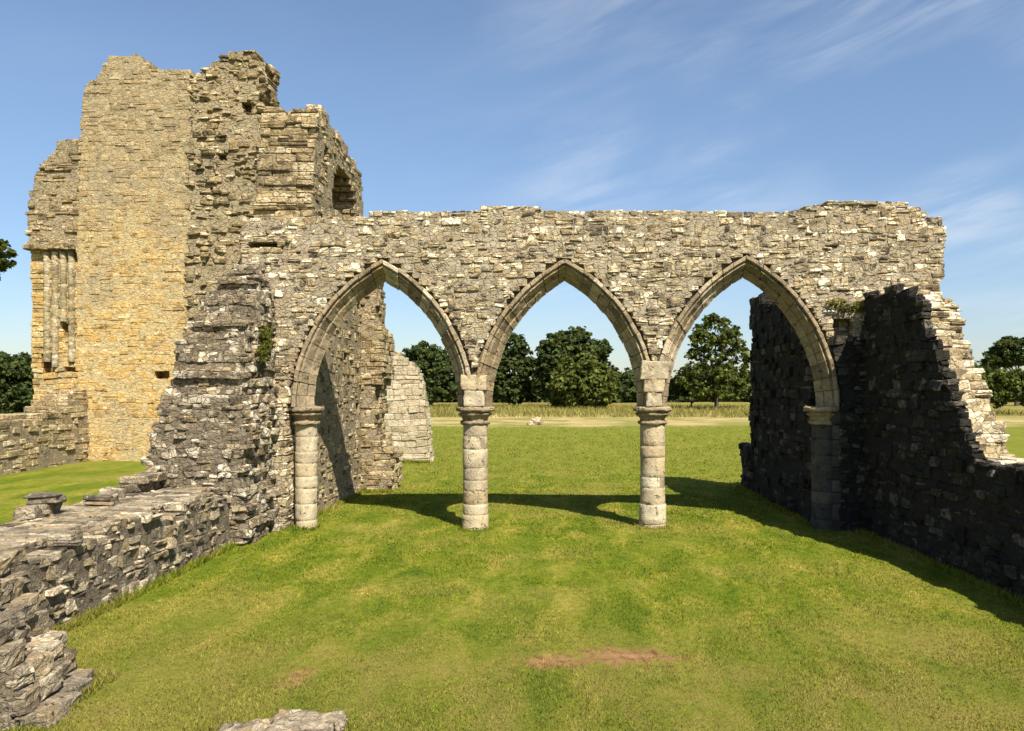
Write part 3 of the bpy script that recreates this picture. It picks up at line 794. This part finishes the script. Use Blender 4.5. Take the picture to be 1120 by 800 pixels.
def axis(fine, lo, hi):
    a = list(np.arange(lo, hi + 1e-6, fine))
    s = fine
    b, c2 = hi, lo
    while b < 4000: s *= 1.35; b += s; a.append(b)
    s = fine; 
    while c2 > -4000: s *= 1.35; c2 -= s; a.append(c2)
    return np.array(sorted(a))
xs, ys = axis(0.5, -24, 14), axis(0.5, -4, 66)
GXX, GYY = np.meshgrid(xs, ys)
V = np.stack([GXX.ravel(), GYY.ravel(), ground_z(GXX, GYY).ravel()], 1)
nx = len(xs)
ii = (np.arange(len(ys) - 1)[:, None] * nx + np.arange(nx - 1)[None]).ravel()
Fq = np.stack([ii, ii + 1, ii + nx + 1, ii + nx], 1).tolist()
m = MB(); m.add(V, Fq, (0.5, 0.5, 0), True)
tag(m.build('ground', M_GROUND), 'mown green lawn with a dry track and rough meadow beyond', None, None, 'structure')

# grass blades on the near lawn
k = NT('grass_blades')
c, e, y = lawn_color(k)
at = k.n('ShaderNodeAttribute', attribute_name='tint')
sp = k.n('ShaderNodeSeparateColor', {'Color': at.outputs['Color']})
c = k.mix(1.0, c, k.ramp(sp.outputs[0], [(0, 0.75), (0.5, 1.25), (1, 1.9)]), 'MULTIPLY')
c = k.mix(k.math('MULTIPLY', k.step(sp.outputs[1], 0.82, 0.9), 0.6), c, (0.30, 0.25, 0.09))
d1 = k.n('ShaderNodeBsdfDiffuse', {'Color': c}); d2 = k.n('ShaderNodeBsdfTranslucent', {'Color': c})
mx = k.n('ShaderNodeMixShader', {0: 0.35, 1: d1.outputs[0], 2: d2.outputs[0]})
M_BLADE = k.out(mx.outputs[0])
rng = np.random.default_rng(90)
def blades(n, x0, x1, y0, y1, h, w, pw=1.0):
    y = y0 + (y1 - y0) * rng.random(n) ** pw
    x = rng.uniform(x0, x1, n)
    dens = np.exp(-(((x - 0.72) / 0.45) ** 2 + ((y - 8.35) / 0.26) ** 2)) + 0.8 * np.exp(-((x / 0.42) ** 2 + ((y - 8.25) / 0.22) ** 2)) + 0.6 * np.exp(-(((x + 2.45) / 0.22) ** 2 + ((y - 7.7) / 0.28) ** 2))
    kp = rng.random(n) > dens * 0.6
    x, y = x[kp], y[kp]; n = len(x)
    z = ground_z(x, y)
    a = rng.uniform(0, math.pi * 2, n); hh = h * rng.uniform(0.5, 1.3, n); ww = w * rng.uniform(0.7, 1.3, n)
    le = rng.uniform(0.2, 1.1, n) * hh; la = rng.uniform(0, math.pi * 2, n)
    V = np.empty((n, 3, 3))
    V[:, 0] = np.stack([x - ww * np.cos(a), y - ww * np.sin(a), z - 0.005], 1)
    V[:, 1] = np.stack([x + ww * np.cos(a), y + ww * np.sin(a), z - 0.005], 1)
    V[:, 2] = np.stack([x + le * np.cos(la), y + le * np.sin(la), z + hh], 1)
    C = np.repeat(np.stack([rng.random(n), rng.random(n), np.zeros(n)], 1), 3, 0)
    return V.reshape(-1, 3), C
def lawn_blades(n):
    global rng
    u = rng.random(n); y = 1 / (1 / 5.4 - u * (1 / 5.4 - 1 / 64.0))
    lo = np.where(y < 16.5, -5.65, np.where(y < 22, -5.15, -0.25 * y - 1)); hi = np.where(y < 16.5, 6.05, np.where(y < 23.2, 5.3, 0.32 * y + 1))
    x = lo + (hi - lo) * rng.random(n)
    v, cc = blades(n, 0, 1, 0, 1, 1.0, 1.0)
    m_ = len(v) // 3
    x, y = x[:m_], y[:m_]
    dens = 0.8 * np.exp(-(((x - 0.72) / 0.45) ** 2 + ((y - 8.35) / 0.26) ** 2)) + 0.7 * np.exp(-((x / 0.42) ** 2 + ((y - 8.25) / 0.22) ** 2)) + 0.5 * np.exp(-(((x + 2.45) / 0.22) ** 2 + ((y - 7.7) / 0.28) ** 2))
    kp = rng.random(m_) > dens
    v = v.reshape(-1, 3, 3)[kp]; cc = cc.reshape(-1, 3, 3)[kp]; x, y = x[kp], y[kp]
    # patchy vigour
    vig = 1 + 0.45 * np.sin(x * 2.3 + 1.7 * np.sin(y * 1.1)) * np.sin(y * 1.9 + 1.3 * np.sin(x * 1.7))
    base = v.mean(1, keepdims=True); base[:, :, 2] = -0.005
    root = (v[:, :1] + v[:, 1:2]) / 2
    d = v - root
    wv = (0.006 * np.clip(y / 8, 1, 6))[:, None, None]; hv = (0.021 * vig * np.clip(0.7 + y / 30, 1, 2))[:, None, None]
    side = d.copy(); side[:, 2] = 0; side[:, :, 2] = 0
    tip = np.zeros_like(d); tip[:, 2] = d[:, 2]
    out = side * wv + tip * hv
    out[:, :, 0] += x[:, None]; out[:, :, 1] += y[:, None]; out[:, :, 2] += ground_z(x, y)[:, None] - 0.002
    return out.reshape(-1, 3), cc.reshape(-1, 3)
m = MB()
v, cc = lawn_blades(290000)
m.add(v, [], cc); m.f.extend([(i, i + 1, i + 2) for i in range(0, m.n, 3)]); m.sm.extend([False] * (m.n // 3))
for args in ((3500, -5.70, -5.55, 6.0, 15.9, 0.11, 0.008), (1500, -4.65, -4.15, 6.4, 7.8, 0.06, 0.007), (1800, -2.9, -1.65, 5.5, 6.75, 0.06, 0.007), (500, COLX[0] - 0.36, COLX[0] + 0.36, 15.85, 16.3, 0.07, 0.009), (500, COLX[1] - 0.36, COLX[1] + 0.36, 15.85, 16.3, 0.07, 0.009),
             (700, -5.45, -4.7, 15.75, 16.5, 0.08, 0.009), (1600, -5.28, -5.1, 16.6, 22, 0.09, 0.012), (1500, -5.6, -4.4, 21.7, 22.05, 0.10, 0.012), (1200, -6.7, -4.7, 30.6, 31.0, 0.12, 0.016), (3500, 5.95, 6.12, 6.0, 15.8, 0.10, 0.009), (1500, 5.2, 5.36, 16.6, 23, 0.10, 0.012)):
    v, cc = blades(*args)
    v[:, 2] -= 0.0
    m.add(v, [], cc)
    n0 = m.n - len(v)
    m.f.extend([(i, i + 1, i + 2) for i in range(n0, m.n, 3)]); m.sm.extend([False] * (len(v) // 3))
tag(m.build('grass', M_BLADE), 'short mown grass blades of the near lawn', 'grass', None, 'stuff')

m = MB()
for args in ((26000, -60, 60, 88, 150, 0.55, 0.05), (9000, -45, 45, 84, 96, 0.40, 0.05)):
    v, cc = blades(*args); n0 = m.n
    m.add(v, [], cc)
    m.f.extend([(i, i + 1, i + 2) for i in range(n0, m.n, 3)]); m.sm.extend([False] * (len(v) // 3))
tag(m.build('meadow_grass', M_BLADE), 'tall rough grass of the meadow before the trees', 'grass', None, 'stuff')

# ------------------------------------------------------------------ TREES
def leaf_mat(name, dark, mid, pale, tr=0.3):
    k = NT(name)
    at = k.n('ShaderNodeAttribute', attribute_name='tint')
    sp = k.n('ShaderNodeSeparateColor', {'Color': at.outputs['Color']})
    c = k.ramp(sp.outputs[0], [(0.0, dark), (0.5, mid), (1.0, pale)])
    d1 = k.n('ShaderNodeBsdfDiffuse', {'Color': c}); d2 = k.n('ShaderNodeBsdfTranslucent', {'Color': c})
    mx = k.n('ShaderNodeMixShader', {0: tr, 1: d1.outputs[0], 2: d2.outputs[0]})
    return k.out(mx.outputs[0])
M_LEAFD = leaf_mat('dark_leaves', (0.032, 0.046, 0.018), (0.064, 0.086, 0.026), (0.12, 0.14, 0.04))
M_LEAFM = leaf_mat('olive_leaves', (0.042, 0.056, 0.015), (0.095, 0.115, 0.026), (0.175, 0.185, 0.042))
M_IVY = leaf_mat('ivy_leaves', (0.05, 0.06, 0.012), (0.13, 0.14, 0.02), (0.22, 0.22, 0.04))
k = NT('bark')
P = k.n('ShaderNodeNewGeometry').outputs['Position']
c = k.ramp(k.noise(P, 6, 5, 0.6), [(0.3, (0.035, 0.028, 0.020)), (0.7, (0.11, 0.09, 0.065))])
bs = k.n('ShaderNodeBsdfPrincipled', {'Base Color': c, 'Roughness': 0.95})
M_BARK = k.out(bs.outputs[0])

def tube(m, pts, rad, seg=7):
    pts = [Vector(p) for p in pts]; V, Fc = [], []
    for i, p in enumerate(pts):
        d = (pts[min(i + 1, len(pts) - 1)] - pts[max(i - 1, 0)]).normalized()
        a = d.cross(Vector((0.3, 1, 0.1))).normalized(); b = d.cross(a)
        for j in range(seg):
            t = 2 * math.pi * j / seg
            V.append(p + (a * math.cos(t) + b * math.sin(t)) * rad[i])
    for i in range(len(pts) - 1):
        for j in range(seg):
            k2 = (j + 1) % seg
            Fc.append((i * seg + j, i * seg + k2, (i + 1) * seg + k2, (i + 1) * seg + j))
    m.add([tuple(v) for v in V], Fc, (0.5, 0.5, 0), True)

def leaves(m, lobes, nclump, nleaf, size, rng, spread=0.28, flat=1.0):
    """leaf sprays gathered in clumps through the outer part of each lobe"""
    w = np.array([l[3] * l[4] + l[4] * l[5] + l[3] * l[5] for l in lobes]); w = w / w.sum()
    pick = rng.choice(len(lobes), nclump, p=w)
    L = np.array(lobes)[pick]
    d = rng.normal(size=(nclump, 3)); d /= np.linalg.norm(d, axis=1)[:, None]
    r = rng.uniform(0.35, 1.0, nclump) ** 0.45
    cc = L[:, :3] + d * r[:, None] * L[:, 3:6]
    cs = spread * L[:, 3:6].min(1) * rng.uniform(0.5, 1.35, nclump)
    tone = np.clip(rng.normal(0.45, 0.2, nclump), 0, 1)
    q = rng.normal(size=(nclump, nleaf, 3)); q /= np.linalg.norm(q, axis=2)[..., None]
    q *= rng.random((nclump, nleaf, 1)) ** 0.5
    p = (cc[:, None] + q * cs[:, None, None] * np.array([1.15, 1.15, 0.75])).reshape(-1, 3)
    n = len(p)
    t = np.clip(np.repeat(tone, nleaf) + rng.normal(0, 0.15, n), 0, 1)
    up = q.reshape(-1, 3) * 0.9 + np.array([0, 0, 0.5]) + rng.normal(size=(n, 3)) * 0.5
    up /= np.linalg.norm(up, axis=1)[:, None]
    a = np.cross(up, rng.normal(size=(n, 3))); a /= np.linalg.norm(a, axis=1)[:, None]
    b = np.cross(up, a)
    s = size * rng.uniform(0.6, 1.4, n)[:, None]
    V = np.stack([p - a * s, p - b * s * 0.55 - up * s * 0.1, p + a * s, p + b * s * 0.55 + up * s * 0.15], 1).reshape(-1, 3)
    n0 = m.n
    m.add(V, [], np.repeat(np.stack([t, rng.random(n), np.zeros(n)], 1), 4, 0))
    m.f.extend([(i, i + 1, i + 2, i + 3) for i in range(n0, m.n, 4)]); m.sm.extend([False] * n)

def tree(name, label, cat, x, y, lobes, th, tr, mat, nclump, nleaf, size, seed, group=None, spread=0.26, trunk=True):
    """lobes relative to the foot of the tree"""
    rng = np.random.default_rng(seed)
    z = float(ground_z(x, y))
    root = empty(name, (x, y, z), label, cat, group)
    if trunk:
        m = MB()
        bend = rng.normal(0, 0.05 * th, 2)
        tube(m, [(x, y, z - 0.3), (x + bend[0] * 0.3, y, z + th * 0.3), (x + bend[0], y + bend[1], z + th)], [tr * 1.35, tr, tr * 0.6], 9)
        for l in lobes:
            t = rng.uniform(0.45, 0.95)
            p0 = Vector((x + bend[0] * t, y + bend[1] * t, z + th * t)); p2 = Vector((x + l[0], y + l[1], z + l[2] + 0.3 * l[5]))
            p1 = p0.lerp(p2, 0.5) + Vector((0, 0, 0.12 * (p2 - p0).length))
            tube(m, [p0, p1, p2], [tr * 0.5, tr * 0.32, tr * 0.08], 6)
            for _ in range(3):
                d = rng.normal(size=3); d[2] = abs(d[2]) * 0.6; d /= np.linalg.norm(d)
                e = p1.lerp(p2, rng.random()); f = Vector((x + l[0] + d[0] * l[3] * 0.85, y + l[1] + d[1] * l[4] * 0.85, z + l[2] + d[2] * l[5] * 0.85))
                tube(m, [e, e.lerp(f, 0.6) + Vector((0, 0, 0.1)), f], [tr * 0.18, tr * 0.1, tr * 0.03], 5)
        m.build('trunk', M_BARK, root)
    m = MB()
    big = [(x + l[0], y + l[1], z + l[2], *l[3:]) for l in lobes]
    # small sprays breaking the outline
    out = []
    for l in big:
        for _ in range(5):
            d = rng.normal(size=3); d[2] = abs(d[2]) * 1.1 - 0.25; d /= np.linalg.norm(d)
            f = rng.uniform(0.85, 1.12); q = rng.uniform(0.18, 0.34)
            out.append((l[0] + d[0] * l[3] * f, l[1] + d[1] * l[4] * f, l[2] + d[2] * l[5] * f, l[3] * q, l[4] * q, l[5] * q * 0.8))
    leaves(m, big, int(nclump * 0.72), nleaf, size, rng, spread)
    leaves(m, out, int(nclump * 0.5), max(8, nleaf // 2), size * 0.85, rng, 0.6)
    m.build('crown', mat, root)
    return root
def pxlobes(cx, Y, items):
    """(px, py, half width px, half height px) read off the sketch -> metres from the foot"""
    s = Y / F; x0 = X(cx, Y)
    return [(X(p, Y) - x0, dy, Zp(q, Y), a * s, (a * s) * 0.9, b * s) for (p, q, a, b, dy) in items]
G1 = 'trees beyond the meadow'
tree('broadleaf_tree', 'dark tree framed low in the left arch beside the pale stub', 'tree', X(464, 140), 140, pxlobes(464, 140, [(455, 408, 24, 28, 0), (478, 404, 22, 26, 2), (492, 418, 20, 22, 0), (446, 420, 18, 20, 1), (466, 390, 17, 14, 0), (466, 432, 34, 10, 0)]), 5, 0.35, M_LEAFD, 520, 20, 0.42, 201, G1)
tree('broadleaf_tree', 'narrow dark tree just right of the left column', 'tree', X(562, 150), 150, pxlobes(562, 150, [(560, 410, 22, 24, 0), (562, 386, 15, 20, 0), (546, 418, 16, 18, 0), (580, 414, 16, 22, 1), (556, 374, 9, 11, 0), (572, 396, 12, 18, 0), (562, 430, 24, 11, 0)]), 5, 0.35, M_LEAFD, 560, 20, 0.42, 202, G1)
tree('broadleaf_tree', 'tallest round-headed tree in the middle arch', 'tree', X(625, 142), 142, pxlobes(625, 142, [(622, 396, 30, 24, 0), (605, 384, 16, 18, 0), (630, 374, 20, 15, 0), (648, 388, 20, 20, 0), (600, 412, 18, 24, 1), (655, 410, 18, 22, 0), (617, 370, 10, 9, 0)]), 5, 0.45, M_LEAFD, 800, 20, 0.42, 203, G1)
tree('bushy_tree', 'lighter olive bushy tree in front of the tall tree in the middle arch', 'tree', X(636, 126), 126, pxlobes(636, 126, [(636, 420, 34, 26, 0), (622, 426, 20, 20, -1), (655, 424, 18, 22, 0), (636, 402, 22, 14, 0), (614, 434, 12, 13, 0)]), 2.5, 0.3, M_LEAFM, 800, 20, 0.38, 204, G1)
tree('loose_tree', 'loose airy tree in the right arch with sky showing through', 'tree', X(784, 120), 120, pxlobes(784, 120, [(782, 362, 20, 17, 0), (768, 372, 14, 13, 0), (798, 374, 14, 15, 0), (764, 392, 13, 13, 0), (806, 394, 14, 16, 0), (784, 398, 17, 16, 0), (770, 416, 24, 16, 0), (800, 416, 22, 16, 0), (784, 430, 30, 9, 0)]), 6.0, 0.3, M_LEAFM, 520, 16, 0.34, 205, G1, spread=0.34)
tree('bush', 'dark bush at the foot of the airy tree in the right arch', 'bush', X(756, 128), 128, pxlobes(756, 128, [(756, 420, 18, 13, 0), (778, 422, 18, 11, 0), (742, 423, 12, 10, 0), (806, 420, 18, 12, 1)]), 1.0, 0.15, M_LEAFD, 320, 20, 0.34, 206, G1)
tree('broadleaf_tree', 'dark distant tree above the hedge at the right edge', 'tree', X(1112, 150), 150, pxlobes(1112, 150, [(1112, 386, 24, 15, 0), (1096, 390, 14, 12, 0), (1135, 388, 22, 16, 0), (1106, 376, 12, 8, 0), (1084, 394, 10, 9, 0)]), 7, 0.35, M_LEAFD, 420, 20, 0.4, 207)
tree('hedge', 'tall green hedge at the right edge beyond the broken wall', 'hedge', X(1110, 95), 95, pxlobes(1110, 95, [(1092, 426, 16, 19, 0), (1115, 424, 18, 19, 0), (1142, 424, 20, 20, 0), (1075, 428, 16, 16, 0), (1170, 424, 22, 20, 0)]), 1.2, 0.2, M_LEAFM, 500, 22, 0.26, 208, None, trunk=False)
tree('broadleaf_tree', 'dark dense tree left of the tower, behind the low wall', 'tree', X(12, 62), 62, pxlobes(12, 62, [(10, 412, 28, 26, 0), (30, 420, 20, 26, 0.5), (-14, 410, 26, 28, 0), (4, 436, 30, 22, 0), (-45, 412, 30, 30, 0), (34, 438, 18, 18, 0)]), 2.5, 0.3, M_LEAFD, 700, 24, 0.20, 209)
tree('overhanging_tree', 'tree whose crown just enters at the left edge, high beside the tower', 'tree', X(-62, 42), 42, pxlobes(-62, 42, [(-2, 282, 18, 16, 0), (-16, 290, 22, 20, 0), (-40, 270, 34, 30, 0), (-75, 250, 40, 38, 0), (-100, 285, 36, 34, 0), (-60, 300, 30, 22, 0)]), 6.0, 0.35, M_LEAFM, 620, 22, 0.16, 210)

# far wood on the horizon reads as one mass
m = MB(); rng = np.random.default_rng(77); lob = []
x = -200
while x < 230:
    w = rng.uniform(4, 8); h = rng.uniform(2.6, 5.2)
    lob.append((x, 200 + rng.uniform(-8, 8), h * 0.8, w, w * 0.8, h)); x += w * 0.95
leaves(m, lob, 7000, 16, 0.7, rng, 0.45)
o = m.build('far_wood', M_LEAFD, None, (0, 200, 0)); tag(o, 'dark line of distant woodland along the horizon', 'woodland', None, 'stuff')

# plants rooted in the masonry
def wall_plant(label, pts, n, size, seed):
    rng = np.random.default_rng(seed); m = MB()
    leaves(m, pts, n, 14, size, rng, 0.5)
    p = pts[0]
    o = m.build('wall_plant', M_IVY, None, p[:3]); tag(o, label, 'plant')
wall_plant('yellow-green plant rooted in the grey stub beside the left arch', [(-5.42, 15.15, 3.72, 0.10, 0.20, 0.30), (-5.42, 15.0, 3.45, 0.09, 0.14, 0.16)], 90, 0.022, 301)
wall_plant('mossy plant on the ledge above the right arch', [(X(916, 15.8), 15.82, Zp(333, 15.8), 0.26, 0.08, 0.12), (X(936, 15.8), 15.8, Zp(336, 15.8), 0.2, 0.09, 0.1)], 60, 0.022, 302)

# ------------------------------------------------------------------ LIGHT, SKY, CAMERA
to_sun = Vector((0.42, -0.76, 1.0)).normalized()
elev = math.asin(to_sun.z); rot = math.atan2(to_sun.x, to_sun.y)
L = bpy.data.lights.new('sun', 'SUN'); L.energy = 5.0; L.angle = math.radians(0.53); L.color = (1.0, 0.93, 0.82)
o = bpy.data.objects.new('sun', L); COL.objects.link(o)
o.rotation_euler = (-to_sun).to_track_quat('-Z', 'Y').to_euler(); o.location = (10, -18, 30)

W = bpy.data.worlds.new('World'); S.world = W; W.use_nodes = True
t = W.node_tree; t.nodes.clear()
k = NT.__new__(NT); k.t = t; k.m = None
sky = k.n('ShaderNodeTexSky', sky_type='NISHITA', sun_disc=False, sun_elevation=elev, sun_rotation=rot, altitude=100, air_density=1.0, dust_density=0.4, ozone_density=1.2)
tc = k.n('ShaderNodeTexCoord').outputs['Generated']
s = k.n('ShaderNodeSeparateXYZ', {'Vector': tc})
zc = k.math('MAXIMUM', s.outputs[2], 0.03)
u = k.math('DIVIDE', s.outputs[0], zc); v = k.math('DIVIDE', s.outputs[1], zc)
cv = k.n('ShaderNodeCombineXYZ', {'X': u, 'Y': v})
az = k.math('ARCTAN2', s.outputs[0], s.outputs[1])
cv = k.n('ShaderNodeCombineXYZ', {'X': az, 'Y': s.outputs[2]})
def mapped(rotz, sc):
    m1 = k.n('ShaderNodeMapping', {'Vector': cv.outputs[0], 'Rotation': (0, 0, rotz)})
    m2 = k.n('ShaderNodeMapping', {'Vector': m1.outputs[0], 'Scale': sc})
    return m2.outputs[0]
cl1 = k.noise(mapped(math.radians(-11), (2.2, 11.0, 1)), 1.7, 9, 0.62, 0.7)
cl3 = k.noise(mapped(math.radians(-17), (4.0, 42.0, 1)), 1.3, 6, 0.6, 0.5)
cl2 = k.noise(mapped(math.radians(-8), (1.9, 5.0, 1)), 1.25, 3, 0.5, 0.2)
mask = k.step(az, -0.22, 0.22, 0.05, 1.0)
cl = k.math('ADD', k.math('MULTIPLY', cl1, 0.75), k.math('MULTIPLY', cl3, 0.25))
cf = k.math('MULTIPLY', k.step(cl, 0.34, 0.76), k.step(cl2, 0.36, 0.66))
cf = k.math('MULTIPLY', cf, mask)
cf = k.math('MULTIPLY', cf, k.step(s.outputs[2], 0.0, 0.10))
sk = k.mix(1.0, sky.outputs[0], k.ramp(s.outputs[2], [(0.0, (0.68, 0.69, 0.75)), (0.12, (0.79, 0.84, 0.92)), (0.35, (1.0, 1.04, 1.08)), (1.0, (1.0, 1.0, 1.0))]), 'MULTIPLY')
col = k.mix(k.math('MULTIPLY', cf, 0.66), sk, (7.0, 7.2, 7.4))
bg = k.n('ShaderNodeBackground', {'Color': col, 'Strength': 0.077})
ow = k.n('ShaderNodeOutputWorld'); t.links.new(bg.outputs[0], ow.inputs['Surface'])

cam = bpy.data.cameras.new('camera'); cam.sensor_width = 36.0; cam.lens = 36.0 * F / 1120
cam.shift_x = (560 - VX) / 1120; cam.shift_y = (VY - 400) / 1120
cam.clip_start = 0.1; cam.clip_end = 6000
o = bpy.data.objects.new('camera', cam); COL.objects.link(o)
o.location = (0, 0, H); o.rotation_euler = (math.radians(90), 0, 0)
S.camera = o
S.view_settings.view_transform = 'Standard'; S.view_settings.look = 'None'
S.view_settings.gamma = 1.0; S.view_settings.exposure = 0.92; S.view_settings.use_curve_mapping = False
S.cycles.max_bounces = 6
